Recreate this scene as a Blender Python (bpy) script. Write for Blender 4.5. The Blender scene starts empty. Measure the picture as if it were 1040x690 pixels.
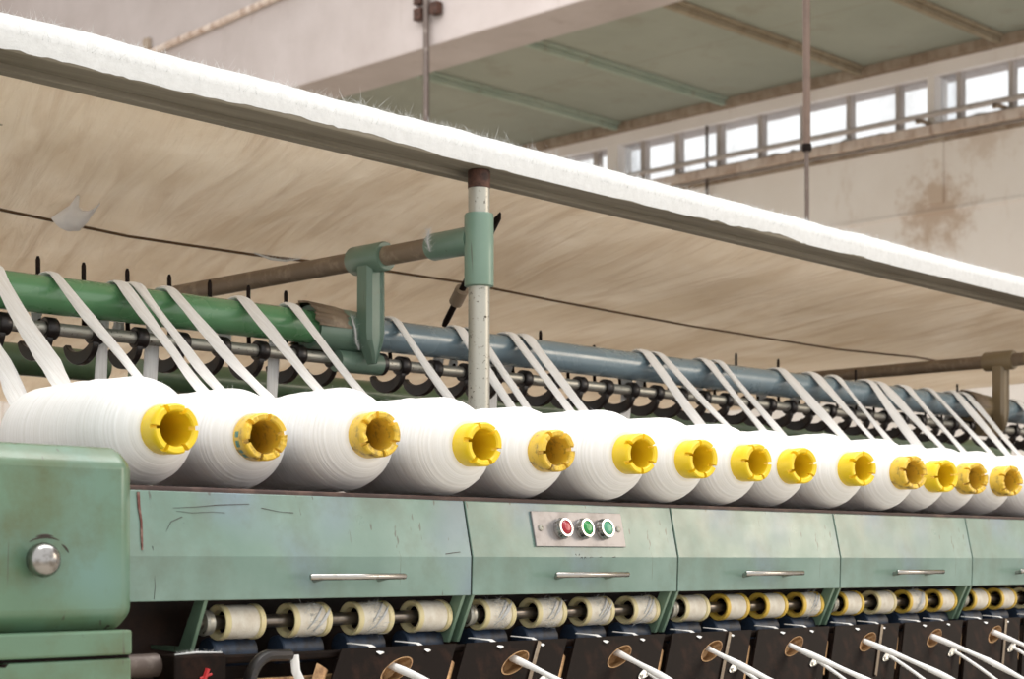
import bpy, math, random
from mathutils import Vector, Matrix
random.seed(7)
sc = bpy.context.scene
COL = sc.collection

# ------------------------------------------------------------------ camera geometry
F = 1783.0                      # focal length in pixels (frame 1040 x 690)
HY = 570.0                      # row of the horizon
A = math.radians(44.4)          # heading of the lens from the machine's long axis (+X)
CA, SA = math.cos(A), math.sin(A)
H = 1.25                        # eye height above the floor; everything is built relative to the eye, then lifted

def ray(x, y):
    t = (x - 520.0) / F
    return CA + SA * t, SA - CA * t, (HY - y) / F
def PY(x, y, Y):
    a, b, s = ray(x, y); k = Y / b
    return Vector((k * a, Y, k * s))
def PX(x, y, X):
    a, b, s = ray(x, y); k = X / a
    return Vector((X, k * b, k * s))
def PZ(x, y, Z):
    a, b, s = ray(x, y); k = Z / s
    return Vector((k * a, k * b, Z))
def pix(v):
    d = v.x * CA + v.y * SA; l = v.x * SA - v.y * CA
    return 520 + F * l / d, HY - F * v.z / d

# ------------------------------------------------------------------ materials
def srgb(r, g, b):
    def f(c):
        c /= 255.0
        return c / 12.92 if c <= .04045 else ((c + .055) / 1.055) ** 2.4
    return (f(r), f(g), f(b), 1)

class NT:
    def __init__(s, name):
        s.m = bpy.data.materials.new(name); s.m.use_nodes = True
        s.t = s.m.node_tree; s.n = s.t.nodes; s.l = s.t.links
        s.b = s.n['Principled BSDF']; s.out = s.n['Material Output']
        s.tc = s.n.new('ShaderNodeTexCoord')
    def mapn(s, scale=(1, 1, 1), rot=(0, 0, 0), src='Object', loc=(0, 0, 0)):
        m = s.n.new('ShaderNodeMapping'); s.l.new(s.tc.outputs[src], m.inputs['Vector'])
        m.inputs['Scale'].default_value = scale; m.inputs['Rotation'].default_value = rot
        m.inputs['Location'].default_value = loc
        return m.outputs['Vector']
    def noise(s, vec, scale=5, detail=4, rough=.55, dist=0):
        n = s.n.new('ShaderNodeTexNoise'); s.l.new(vec, n.inputs['Vector'])
        n.inputs['Scale'].default_value = scale; n.inputs['Detail'].default_value = detail
        n.inputs['Roughness'].default_value = rough; n.inputs['Distortion'].default_value = dist
        return n.outputs['Fac']
    def ramp(s, fac, *stops):
        r = s.n.new('ShaderNodeValToRGB'); s.l.new(fac, r.inputs['Fac'])
        e = r.color_ramp.elements
        while len(e) < len(stops): e.new(.5)
        for q, (p, c) in zip(e, stops):
            q.position = p; q.color = c if len(c) == 4 else (*c, 1)
        return r.outputs['Color']
    def mix(s, fac, a, b, mode='MIX'):
        m = s.n.new('ShaderNodeMix'); m.data_type = 'RGBA'; m.blend_type = mode
        for i, v in ((0, fac), (6, a), (7, b)):
            if hasattr(v, 'is_linked'): s.l.new(v, m.inputs[i])
            else: m.inputs[i].default_value = v
        return m.outputs[2]
    def math(s, op, a, b=0.0):
        m = s.n.new('ShaderNodeMath'); m.operation = op
        for i, v in ((0, a), (1, b)):
            if hasattr(v, 'is_linked'): s.l.new(v, m.inputs[i])
            else: m.inputs[i].default_value = v
        return m.outputs[0]
    def sep(s, vec):
        x = s.n.new('ShaderNodeSeparateXYZ'); s.l.new(vec, x.inputs[0]); return x.outputs
    def color(s, c):
        if hasattr(c, 'is_linked'): s.l.new(c, s.b.inputs['Base Color'])
        else: s.b.inputs['Base Color'].default_value = c
    def bump(s, h, strength=.3, dist=.002):
        b = s.n.new('ShaderNodeBump'); b.inputs['Strength'].default_value = strength
        b.inputs['Distance'].default_value = dist
        s.l.new(h, b.inputs['Height']); s.l.new(b.outputs[0], s.b.inputs['Normal'])
    def set(s, rough=None, metal=None, spec=None, **k):
        if rough is not None:
            if hasattr(rough, 'is_linked'): s.l.new(rough, s.b.inputs['Roughness'])
            else: s.b.inputs['Roughness'].default_value = rough
        if metal is not None: s.b.inputs['Metallic'].default_value = metal
        if spec is not None: s.b.inputs['Specular IOR Level'].default_value = spec
        for q, v in k.items(): s.b.inputs[q].default_value = v
        return s.m

BLK = (0, 0, 0, 1); WHT = (1, 1, 1, 1)

def painted(name, c1, c2, grime, rough=.38, gscale=9, gamt=(.60, .76), chips=True, tint=None, cov=.75):
    """worn enamel: soft tone drift, grime blotches, fine scratches, chips to dark metal"""
    q = NT(name); v = q.mapn()
    base = q.mix(q.ramp(q.noise(v, 5, 5), (.35, BLK), (.68, WHT)), c1, c2)
    if tint:
        base = q.mix(q.math('MULTIPLY', q.ramp(q.noise(q.mapn(loc=(3, 1, 2)), 3.3, 2), (.55, BLK), (.70, WHT)), .75), base, tint)
    g = q.ramp(q.noise(q.mapn(loc=(7, 3, 1)), gscale, 7, .65), (gamt[0], BLK), (gamt[1], WHT))
    base = q.mix(q.math('MULTIPLY', g, cov), base, grime)
    if chips:
        sc1 = q.ramp(q.noise(q.mapn((60, 60, 3), (0, .35, 0)), 1.4, 3, .5, .4), (.695, BLK), (.712, WHT))
        base = q.mix(q.math('MULTIPLY', sc1, .65), base, srgb(70, 62, 50))
        ch = q.ramp(q.noise(q.mapn(loc=(1, 9, 4)), 42, 3, .6), (.745, BLK), (.76, WHT))
        base = q.mix(ch, base, srgb(48, 36, 30))
    q.color(base)
    q.bump(q.noise(v, 130, 3), .10, .0012)
    return q.set(q.ramp(q.noise(v, 14, 4), (.3, (rough - .08,) * 3), (.7, (rough + .14,) * 3)), 0, .5, **{'Coat Weight': .35, 'Coat Roughness': .18})

M = {}
M['hood'] = painted('sage enamel', srgb(100, 128, 116), srgb(124, 149, 139), srgb(92, 104, 88), .34, tint=srgb(112, 126, 152), gamt=(.48, .74), cov=.75)
M['housing'] = painted('moss enamel', srgb(84, 116, 90), srgb(96, 127, 104), srgb(80, 92, 56), .42, gscale=8, gamt=(.46, .68), cov=.85, tint=srgb(100, 136, 132))
M['bracket_green'] = painted('bracket enamel', srgb(100, 126, 106), srgb(112, 138, 118), srgb(70, 72, 56), .45)
M['arm_bracket'] = painted('deep sage enamel', srgb(92, 118, 102), srgb(106, 130, 114), srgb(100, 104, 84), .45)
M['arm_brown'] = painted('olive brown enamel', srgb(122, 106, 78), srgb(132, 116, 88), srgb(96, 84, 60), .5, chips=False)  # green enamel with warm haze painted into the colour
M['tube_green'] = painted('bright green enamel', srgb(88, 138, 94), srgb(100, 148, 106), srgb(120, 150, 124), .22, chips=False, gamt=(.62, .8), cov=.5)
M['tube_dark'] = painted('dark green enamel', srgb(84, 112, 82), srgb(96, 124, 92), srgb(84, 84, 64), .35, chips=False)
M['tube_blue'] = painted('slate blue enamel', srgb(112, 132, 142), srgb(124, 143, 151), srgb(128, 136, 136), .24, chips=False, gamt=(.6, .8), cov=.5)

def metal(name, c, rough, dirt=None, damt=(.5, .7), m=1.0, sc_=40, spec=.5):
    q = NT(name); v = q.mapn()
    base = c
    if dirt:
        base = q.mix(q.ramp(q.noise(v, sc_, 6, .65), (damt[0], BLK), (damt[1], WHT)), c, dirt)
    q.color(base); q.bump(q.noise(v, 180, 2), .08, .001)
    return q.set(rough, m, spec)
M['steel'] = metal('bright steel', srgb(190, 188, 182), .28, srgb(120, 105, 90), (.55, .8))
M['chrome'] = metal('chrome', srgb(190, 189, 188), .15, srgb(110, 106, 100), (.45, .75), 1, 90)
M['knob'] = metal('dull chrome', srgb(160, 158, 156), .24, srgb(96, 90, 84), (.45, .7), 1, 70)
M['handle'] = metal('handle steel', srgb(170, 168, 164), .20, srgb(120, 112, 104), (.6, .8), 1, 60)
M['shaft_steel'] = metal('roller shaft steel', srgb(128, 121, 113), .3, srgb(80, 70, 62), (.5, .75), .85, 40)
M['galv'] = metal('galvanised pipe', srgb(172, 170, 160), .40, srgb(70, 62, 54), (.60, .66), .6, 130)
M['plate'] = metal('brushed aluminium', srgb(158, 154, 154), .42, srgb(126, 121, 119), (.45, .7), .6, 18)
M['rust'] = metal('rusted steel', srgb(92, 62, 50), .6, srgb(52, 36, 30), (.4, .6), .4)
M['black_iron'] = metal('black iron', srgb(22, 15, 12), .50, srgb(44, 28, 21), (.50, .72), 0, 30, .08)
M['black_rubber'] = metal('black collar', srgb(34, 29, 28), .33, srgb(60, 48, 42), (.55, .75), .1)
M['navy'] = metal('blue black rubber', srgb(46, 62, 84), .5, srgb(34, 34, 40), (.45, .65), 0)
M['copper'] = metal('worn copper', srgb(172, 138, 98), .42, srgb(112, 82, 58), (.45, .65), .5)
M['pipe_dusty'] = metal('dusty pipe', srgb(122, 106, 88), .6, srgb(160, 146, 126), (.5, .75), .15, 25)
M['frame_dark'] = metal('oily dark casting', srgb(46, 33, 27), .55, srgb(68, 46, 36), (.45, .65), .2, 12)
M['deck'] = metal('brown ledge', srgb(66, 46, 42), .5, srgb(104, 80, 70), (.5, .7), .1, 20)
M['wire'] = metal('old wire', srgb(98, 76, 54), .7, None, m=.2)
M['hang_rod'] = metal('sooty rod', srgb(92, 80, 74), .5, srgb(140, 130, 122), (.55, .75), .3, 15)
M['rod_brown'] = metal('brown painted rod', srgb(98, 80, 70), .6, srgb(80, 64, 56), (.5, .7), 0, 12)
M['red'] = metal('red lens', srgb(165, 32, 48), .25, m=0)
M['green_l'] = metal('green lens', srgb(28, 140, 66), .25, m=0)
M['teal_l'] = metal('pale green lens', srgb(80, 160, 128), .3, m=0)
M['red_paint'] = metal('red paint', srgb(176, 30, 34), .5, m=0)
M['scuff'] = metal('dark scuff', srgb(58, 50, 44), .7, m=0)
M['streak'] = metal('rust streak', srgb(104, 58, 50), .7, srgb(140, 110, 100), (.5, .6), 0, 120)

def yarn_mat():
    q = NT('white wound sliver'); v = q.mapn((2, 260, 2), (0, 0, 0))
    n = q.noise(v, 1.0, 3, .6, .3); n2 = q.noise(q.mapn((4, 60, 4)), 1.0, 2)
    q.color(q.mix(q.ramp(n, (.3, BLK), (.7, WHT)), srgb(226, 225, 222), srgb(243, 243, 243)))
    h = q.math('ADD', n, q.math('MULTIPLY', n2, .8))
    q.bump(h, .45, .004)
    return q.set(.85, 0, .15, **{'Sheen Weight': .25})
M['yarn'] = yarn_mat()
def tape_mat():
    q = NT('white sliver tape'); v = q.mapn((260, 14, 14))
    n = q.noise(v, 1.0, 4, .6)
    q.color(q.mix(q.ramp(n, (.3, BLK), (.7, WHT)), srgb(228, 226, 222), srgb(244, 244, 243)))
    q.bump(n, .5, .003)
    return q.set(.85, 0, .15, **{'Sheen Weight': .25})
M['tape'] = tape_mat()
def lint_mat():
    q = NT('white lint'); v = q.mapn()
    n = q.noise(v, 60, 5, .7)
    q.color(q.mix(n, srgb(190, 191, 190), srgb(220, 221, 221)))
    q.bump(q.noise(v, 160, 5, .7), .35, .003)
    return q.set(.95, 0, .05)
M['lint'] = lint_mat()
def fluff_mat():
    q = NT('fluff'); c = srgb(246, 246, 247); q.color(c); q.set(.95, 0, .05)
    tr = q.n.new('ShaderNodeBsdfTranslucent'); tr.inputs['Color'].default_value = c
    mx = q.n.new('ShaderNodeMixShader'); mx.inputs[0].default_value = .5
    q.l.new(q.b.outputs[0], mx.inputs[1]); q.l.new(tr.outputs[0], mx.inputs[2]); q.l.new(mx.outputs[0], q.out.inputs['Surface'])
    return q.m
M['fluff'] = fluff_mat()
def yellow_mat(name, c1, c2, wear, lo, hi):
    q = NT(name); v = q.mapn()
    base = q.mix(q.noise(v, 30, 3), c1, c2)
    q.color(q.mix(q.ramp(q.noise(v, 48, 6, .7), (lo, BLK), (hi, WHT)), base, wear))
    q.bump(q.noise(v, 150, 3), .15, .001)
    return q.set(.38, 0, .45, **{'Subsurface Weight': .08, 'Subsurface Radius': (.02, .012, .002)})
M['yellow'] = yellow_mat('yellow plastic', srgb(233, 197, 20), srgb(240, 210, 50), srgb(120, 84, 40), .66, .78)
M['yellow_worn'] = yellow_mat('worn yellow plastic', srgb(226, 186, 40), srgb(226, 192, 84), srgb(112, 84, 58), .52, .70)
M['teal_print'] = metal('teal print', srgb(84, 142, 134), .5, m=0)
M['flange'] = yellow_mat('cream plastic flange', srgb(222, 208, 158), srgb(228, 216, 172), srgb(150, 128, 84), .60, .8)
M['flange_y'] = yellow_mat('yellow plastic flange', srgb(226, 186, 74), srgb(226, 196, 96), srgb(140, 100, 50), .60, .8)
def cover_mat():
    q = NT('roller cloth'); v = q.mapn()
    w = q.noise(q.mapn((900, 300, 300)), 1, 2)
    n = q.noise(v, 26, 5, .65)
    q.color(q.mix(q.ramp(n, (.45, BLK), (.75, WHT)), srgb(236, 231, 218), srgb(206, 194, 174)))
    q.bump(q.math('ADD', w, q.noise(v, 60, 4)), .35, .002)
    return q.set(.75, 0, .2)
M['cover'] = cover_mat()

def cloth_mat():
    q = NT('beige canopy cloth')
    def rotscale(rot, sc3):
        a = q.mapn((1, 1, 1), (0, 0, rot)); m2 = q.n.new('ShaderNodeMapping'); q.l.new(a, m2.inputs['Vector'])
        m2.inputs['Scale'].default_value = sc3; return m2.outputs['Vector']
    n1 = q.noise(rotscale(.45, (1.6, .6, 1)), 1.7, 7, .64, 1.0)
    n2 = q.noise(rotscale(.42, (16, 1.0, 1)), 1.4, 6, .68, .9)
    base = q.mix(q.ramp(n1, (.32, BLK), (.70, WHT)), srgb(222, 210, 193), srgb(238, 230, 218))
    base = q.mix(q.math('MULTIPLY', q.ramp(n2, (.46, BLK), (.80, WHT)), .40), base, srgb(180, 154, 126))
    sp = q.ramp(q.noise(q.mapn(), 26, 2, .5), (.78, BLK), (.80, WHT))
    base = q.mix(q.math('MULTIPLY', sp, .5), base, srgb(90, 72, 54))
    q.color(base)
    q.bump(q.math('ADD', q.math('MULTIPLY', n2, .7), n1), .55, .03)
    m = q.set(.9, 0, .1)
    tr = q.n.new('ShaderNodeBsdfTranslucent'); q.l.new(base, tr.inputs['Color'])
    mx = q.n.new('ShaderNodeMixShader'); mx.inputs[0].default_value = .38
    q.l.new(q.b.outputs[0], mx.inputs[1]); q.l.new(tr.outputs[0], mx.inputs[2])
    q.l.new(mx.outputs[0], q.out.inputs['Surface'])
    return m
M['cloth'] = cloth_mat()
def wood_mat():
    q = NT('whitewashed rail'); v = q.mapn((2, 40, 40)); n = q.noise(v, 1.2, 5, .6, .5)
    q.color(q.mix(q.ramp(n, (.38, BLK), (.72, WHT)), srgb(124, 117, 104), srgb(102, 95, 82)))
    q.bump(n, .3, .003)
    return q.set(.75, 0, .2)
M['rail'] = wood_mat()

def plaster(name, c1, c2, stain, lo, hi, scale=1.2, rough=.85, seam=None, spot=None):
    q = NT(name); v = q.mapn()
    base = q.mix(q.ramp(q.noise(v, scale, 6, .6), (.35, BLK), (.68, WHT)), c1, c2)
    base = q.mix(q.math('MULTIPLY', q.ramp(q.noise(q.mapn((1, 1, .35), loc=(5, 2, 8)), scale * 2.2, 7, .7), (lo, BLK), (hi, WHT)), .7), base, stain)
    if seam:
        br = q.n.new('ShaderNodeTexBrick'); q.l.new(q.mapn(*seam[0]), br.inputs['Vector'])
        br.inputs['Scale'].default_value = 1; br.inputs['Mortar Size'].default_value = seam[3]
        br.inputs['Brick Width'].default_value = seam[1]; br.inputs['Row Height'].default_value = seam[2]
        br.inputs['Mortar Smooth'].default_value = .3
        base = q.mix(q.math('MULTIPLY', br.outputs['Fac'], .55), base, stain)
    for (pt, rad, c, k) in (spot or []):
        d = q.n.new('ShaderNodeVectorMath'); d.operation = 'DISTANCE'
        q.l.new(q.mapn(), d.inputs[0]); d.inputs[1].default_value = pt
        f = q.math('SUBTRACT', 1.0, q.math('DIVIDE', d.outputs['Value'], rad))
        f = q.math('ADD', f, q.math('MULTIPLY', q.math('SUBTRACT', q.noise(q.mapn(), 6, 6, .75), .5), 2.2))
        base = q.mix(q.math('MULTIPLY', q.ramp(f, (.25, BLK), (.75, WHT)), k), base, c)
    q.color(base); q.bump(q.noise(v, 9, 6, .7), .25, .02)
    return q.set(rough, 0, .15)
M['concrete'] = plaster('pinkish limewash', srgb(172, 162, 158), srgb(186, 177, 174), srgb(146, 130, 122), .58, .78)
M['fascia'] = plaster('whitewashed fascia', srgb(236, 229, 224), srgb(242, 236, 232), srgb(206, 190, 178), .58, .78)
M['ceiling'] = plaster('dull green ceiling board', srgb(150, 154, 142), srgb(160, 163, 151), srgb(140, 136, 120), .55, .75, .9,
                       seam=(((1, 1, 1), (0, 0, math.pi / 2), 'Object', (0, 0, 0)), 40, 2.2, .012))
M['cornice'] = plaster('stained cornice', srgb(150, 134, 118), srgb(170, 156, 140), srgb(112, 90, 70), .45, .65, 3)
M['rib'] = plaster('green painted rib', srgb(150, 162, 148), srgb(166, 174, 160), srgb(140, 126, 106), .55, .7, 3)
M['rib_brown'] = plaster('stained rib', srgb(146, 134, 114), srgb(160, 148, 128), srgb(116, 96, 74), .5, .7, 3)
M['sill'] = plaster('crumbling sill', srgb(196, 178, 164), srgb(214, 202, 192), srgb(140, 106, 84), .48, .66, 5)
M['floor'] = plaster('oiled concrete floor', srgb(196, 186, 172), srgb(206, 197, 184), srgb(160, 148, 132), .55, .75, .8, .6)
M['mullion'] = plaster('grey window bar', srgb(176, 168, 164), srgb(190, 182, 178), srgb(140, 128, 118), .5, .7, 4)

def glass_mat(name='pane glass', lo=.04, hi=.22):
    q = NT(name); n = q.noise(q.mapn((1, 1, .6)), 2.5, 4)
    tr = q.n.new('ShaderNodeBsdfTransparent'); tr.inputs[0].default_value = (.97, .98, .99, 1)
    q.b.inputs['Base Color'].default_value = srgb(214, 218, 222); q.b.inputs['Roughness'].default_value = .15
    mx = q.n.new('ShaderNodeMixShader')
    q.l.new(q.ramp(n, (.45, (lo,) * 3), (.8, (hi,) * 3)), mx.inputs[0])
    q.l.new(tr.outputs[0], mx.inputs[1]); q.l.new(q.b.outputs[0], mx.inputs[2])
    q.l.new(mx.outputs[0], q.out.inputs['Surface'])
    return q.m
M['glass'] = glass_mat(); M['glass_dusty'] = glass_mat('dirty pane glass', .10, .40)

# ------------------------------------------------------------------ mesh builder
class MB:
    def __init__(s): s.v = []; s.f = []; s.mi = []; s.cur = 0
    def add(s, vs, fs):
        o = len(s.v); s.v += [Vector(p) for p in vs]
        for f in fs: s.f.append(tuple(i + o for i in f)); s.mi.append(s.cur)
        return s
    def box(s, lo, hi, mat=None):
        x0, y0, z0 = lo; x1, y1, z1 = hi
        vs = [(x0, y0, z0), (x1, y0, z0), (x1, y1, z0), (x0, y1, z0), (x0, y0, z1), (x1, y0, z1), (x1, y1, z1), (x0, y1, z1)]
        if mat is not None: vs = [mat @ Vector(p) for p in vs]
        return s.add(vs, [(3, 2, 1, 0), (4, 5, 6, 7), (0, 1, 5, 4), (1, 2, 6, 5), (2, 3, 7, 6), (3, 0, 4, 7)])
    def prism(s, poly, lo, hi, axis='x'):
        """extrude a closed 2-D outline along an axis"""
        n = len(poly)
        def mk(p, q): return {'x': (q, p[0], p[1]), 'y': (p[0], q, p[1]), 'z': (p[0], p[1], q)}[axis]
        vs = [mk(p, lo) for p in poly] + [mk(p, hi) for p in poly]
        fs = [(i, (i + 1) % n, n + (i + 1) % n, n + i) for i in range(n)] + [tuple(reversed(range(n))), tuple(range(n, 2 * n))]
        return s.add(vs, fs)
    def loft(s, rings, closed=True, caps=True):
        n = len(rings[0]); vs = [p for r in rings for p in r]; fs = []
        for k in range(len(rings) - 1):
            for i in range(n if closed else n - 1):
                j = (i + 1) % n
                fs.append((k * n + i, k * n + j, (k + 1) * n + j, (k + 1) * n + i))
        if caps and closed:
            fs.append(tuple(reversed(range(n)))); fs.append(tuple(range((len(rings) - 1) * n, len(rings) * n)))
        return s.add(vs, fs)
    def lathe(s, prof, axis='y', org=(0, 0, 0), n=48, caps=True):
        """prof: list of (position along axis, radius)"""
        org = Vector(org); rings = []
        for p, r in prof:
            ring = []
            for i in range(n):
                a = 2 * math.pi * i / n; c, q = r * math.cos(a), r * math.sin(a)
                ring.append(org + Vector({'x': (p, c, q), 'y': (c, p, q), 'z': (c, q, p)}[axis]))
            rings.append(ring)
        return s.loft(rings, True, caps)
    def tube(s, pts, r, n=10, caps=True):
        pts = [Vector(p) for p in pts]; rings = []; up = Vector((0, 0, 1)); last = None
        for i, p in enumerate(pts):
            t = (pts[min(i + 1, len(pts) - 1)] - pts[max(i - 1, 0)]).normalized()
            ref = last if last is not None else (up if abs(t.z) < .9 else Vector((1, 0, 0)))
            b = (ref - t * ref.dot(t)).normalized(); c = t.cross(b); last = b
            rr = r[i] if isinstance(r, (list, tuple)) else r
            rings.append([p + b * rr * math.cos(2 * math.pi * k / n) + c * rr * math.sin(2 * math.pi * k / n) for k in range(n)])
        return s.loft(rings, True, caps)
    def strip(s, pts, widths, thick, wdir, n=12, power=1.0):
        """flat soft tape: lens-shaped section swept along pts; wdir = width direction(s)"""
        pts = [Vector(p) for p in pts]; rings = []
        for i, p in enumerate(pts):
            t = (pts[min(i + 1, len(pts) - 1)] - pts[max(i - 1, 0)]).normalized()
            w = Vector(wdir[i] if isinstance(wdir, list) else wdir); w = (w - t * w.dot(t)).normalized()
            nn = t.cross(w); hw = (widths[i] if isinstance(widths, list) else widths) / 2
            th = (thick[i] if isinstance(thick, list) else thick) / 2
            rings.append([p + w * hw * math.cos(2 * math.pi * k / n) + nn * th * math.sin(2 * math.pi * k / n) for k in range(n)])
        return s.loft(rings)
    def build(s, name, mats, parent=None, smooth=True, bevel=0, angle=35, seg=2, origin=None):
        base = parent_loc(parent) if parent else Vector(origin or (0, 0, 0))
        me = bpy.data.meshes.new(name)
        me.from_pydata([p - base for p in s.v], [], s.f)
        for m in (mats if isinstance(mats, (list, tuple)) else [mats]): me.materials.append(M[m])
        me.polygons.foreach_set('material_index', s.mi)
        me.validate(); me.update()
        import bmesh
        bm = bmesh.new(); bm.from_mesh(me); bmesh.ops.recalc_face_normals(bm, faces=bm.faces); bm.to_mesh(me); bm.free()
        if smooth:
            me.polygons.foreach_set('use_smooth', [True] * len(me.polygons))
            me.set_sharp_from_angle(angle=math.radians(angle))
        o = bpy.data.objects.new(name, me); COL.objects.link(o)
        if parent: o.parent = parent
        else: o.location = base
        if bevel:
            b = o.modifiers.new('bevel', 'BEVEL'); b.width = bevel; b.segments = seg; b.limit_method = 'ANGLE'
            b.angle_limit = math.radians(40); b.harden_normals = False
        return o

def parent_loc(o):
    v = Vector((0, 0, 0))
    while o: v = v + o.location; o = o.parent
    return v
def tag(o, label, cat, group=None, kind=None):
    if label: o['label'] = label
    if cat: o['category'] = cat
    if group: o['group'] = group
    if kind: o['kind'] = kind
    return o
def thing(name, label, cat, loc=(0, 0, 0), group=None):
    o = bpy.data.objects.new(name, None); COL.objects.link(o); o.location = loc; o.empty_display_size = .05
    return tag(o, label, cat, group)
def struct(o): o['kind'] = 'structure'; return o
def dup(root, loc, label, rotz=0.0):
    """copy of a thing, its parts and their sub-parts"""
    r = root.copy(); COL.objects.link(r); r.location = loc; r.rotation_euler = (0, 0, rotz)
    if label: r['label'] = label
    for ch in list(root.children):
        c = ch.copy(); COL.objects.link(c); c.parent = r
        for g in list(ch.children):
            d = g.copy(); COL.objects.link(d); d.parent = c
    return r
ORD = ['first', 'second', 'third', 'fourth', 'fifth', 'sixth', 'seventh', 'eighth', 'ninth', 'tenth', 'eleventh', 'twelfth',
       'thirteenth', 'fourteenth', 'fifteenth', 'sixteenth', 'seventeenth', 'eighteenth', 'nineteenth', 'twentieth',
       'twenty-first', 'twenty-second', 'twenty-third', 'twenty-fourth', 'twenty-fifth', 'twenty-sixth', 'twenty-seventh',
       'twenty-eighth', 'twenty-ninth', 'thirtieth', 'thirty-first', 'thirty-second', 'thirty-third', 'thirty-fourth',
       'thirty-fifth', 'thirty-sixth', 'thirty-seventh', 'thirty-eighth', 'thirty-ninth', 'fortieth', 'forty-first', 'forty-second',
       'forty-third', 'forty-fourth', 'forty-fifth']
def hairs(mb, spots, length, width, spread=.8, up=Vector((0, 0, 1))):
    """fine fibre ends: slim bent blades standing on given spots"""
    for p in spots:
        d = (up + Vector((random.uniform(-1, 1), random.uniform(-1, 1), random.uniform(-.3, 1))) * spread).normalized()
        L = length * random.uniform(.3, 1.0); s = d.cross(Vector((random.uniform(-1, 1), random.uniform(-1, 1), .2))).normalized() * width
        k = Vector((random.uniform(-1, 1), random.uniform(-1, 1), random.uniform(-.6, .4))) * L * .35
        m = p + d * L * .55 + k * .3; e = p + d * L + k
        mb.add([p - s, p + s, m + s * .6, m - s * .6, e], [(0, 1, 2, 3), (3, 2, 4)])

# ================================================================== SETTING
FLOOR = -H
struct(MB().box((-6, -6, FLOOR - .1), (18, 19, FLOOR)).build('floor', 'floor', smooth=False))
XW = 15.0
SILL, HEAD, CEIL = 4.205, 4.69, 4.90
stain_pt = PX(950, 216, XW)
M['wall'] = plaster('stained cream wall', srgb(234, 226, 218), srgb(241, 235, 229), srgb(196, 172, 150), .60, .80, .9,
                    seam=(((1, 1, 1), (math.pi / 2, 0, math.pi / 2), 'Object', (.8, .05, 0)), 5.2, .85, .012),
                    spot=[(tuple(stain_pt), .62, srgb(176, 142, 108), .6), (tuple(PX(1000, 130, XW)), .5, srgb(190, 162, 134), .4)])
struct(MB().box((XW, -4, FLOOR), (XW + .3, 19, SILL)).build('wall_right', 'wall', smooth=False))
struct(MB().box((XW + .02, -4, HEAD), (XW + .3, 19, 6.6)).build('wall_right', 'concrete', smooth=False))
struct(MB().box((-6, 18, FLOOR), (XW, 18.3, 6.6)).build('wall_back', 'wall', smooth=False))
struct(MB().box((10.4, -4, CEIL), (XW + .3, 19, CEIL + .15)).build('ceiling', 'ceiling', smooth=False))
# deep beam, nearer the lens, along Y
struct(MB().box((10.0, -4, 4.30), (10.55, 18, 6.7)).build('trim_1', 'concrete', smooth=False, bevel=.015))
# cornice and white fascia over the clerestory
struct(MB().box((XW - .16, -4, CEIL - .09), (XW + .02, 18, CEIL)).build('trim_2', 'cornice', smooth=False, bevel=.01))
struct(MB().box((XW - .05, -4, HEAD), (XW + .02, 18, CEIL - .09)).build('trim_3', 'fascia', smooth=False))
struct(MB().box((XW - .12, -4, SILL - .10), (XW, 18, SILL)).build('trim_4', 'sill', smooth=False, bevel=.015))
struct(MB().box((XW - .06, -4, SILL - .16), (XW, 18, SILL - .125)).build('trim_5', 'cornice', smooth=False))
# ribs under the ceiling, along X
for i, (yy, w, mt) in enumerate(((12.9, .10, 'rib'), (11.4, .09, 'rib'), (9.72, .09, 'rib_brown'), (8.2, .09, 'rib_brown'), (6.6, .09, 'rib_brown'))):
    m = MB().box((10.55, yy - w * .75, CEIL - .03), (XW - .16, yy + w * .75, CEIL)).box((10.55, yy - w * .3, CEIL - .085), (XW - .16, yy + w * .3, CEIL - .03))
    struct(m.build('trim_%d' % (6 + i), mt, smooth=False, bevel=.008))
# pilaster on the wall
pa, pb = PX(938, 170, XW).y, PX(959, 170, XW).y
struct(MB().box((XW - .03, pb, 3.45), (XW, pa, SILL - .16)).build('trim_11', 'wall', smooth=False, bevel=.006))
struct(MB().box((XW - .025, -4, 3.36), (XW, 18, 3.40)).build('trim_12', 'wall', smooth=False, bevel=.008))
# clerestory: pillars and three windows
def wy(px): return PX(px, 120, XW).y
pill = [(619, 630), (944, 951.5)]
for i, (a, b) in enumerate(pill):
    struct(MB().box((XW - .04, wy(b), SILL), (XW + .2, wy(a), HEAD)).build('trim_%d' % (13 + i), 'fascia', smooth=False))
wins = [(wy(619), 17.5, [603, 570, 540, 505, 470]), (wy(944), wy(630), [651, 686, 728, 770, 813, 860, 910]), (.5, wy(951.5), [972, 1025, 1075, 1130])]
for i, (y0, y1, bars) in enumerate(wins):
    w = MB().box((XW + .10, y0, SILL), (XW + .108, y1, HEAD)).build('window_%d' % (i + 1), 'glass', smooth=False, origin=(XW, y0, SILL))
    struct(w)
    m = MB().box((XW + .07, y0, SILL), (XW + .14, y1, SILL + .035))
    for b in bars:
        m.box((XW + .03, wy(b + 2.4), SILL), (XW + .12, wy(b - 2.4), HEAD))
    if i > 0:
        px = 640.5 if i == 1 else 961.5
        MB().box((XW + .085, wy(px + 10), SILL + .03), (XW + .092, wy(px - 10), HEAD)).build('dusty_pane', 'glass_dusty', w, smooth=False)
    m.build('window_frame', 'mullion', w, smooth=False)

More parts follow.
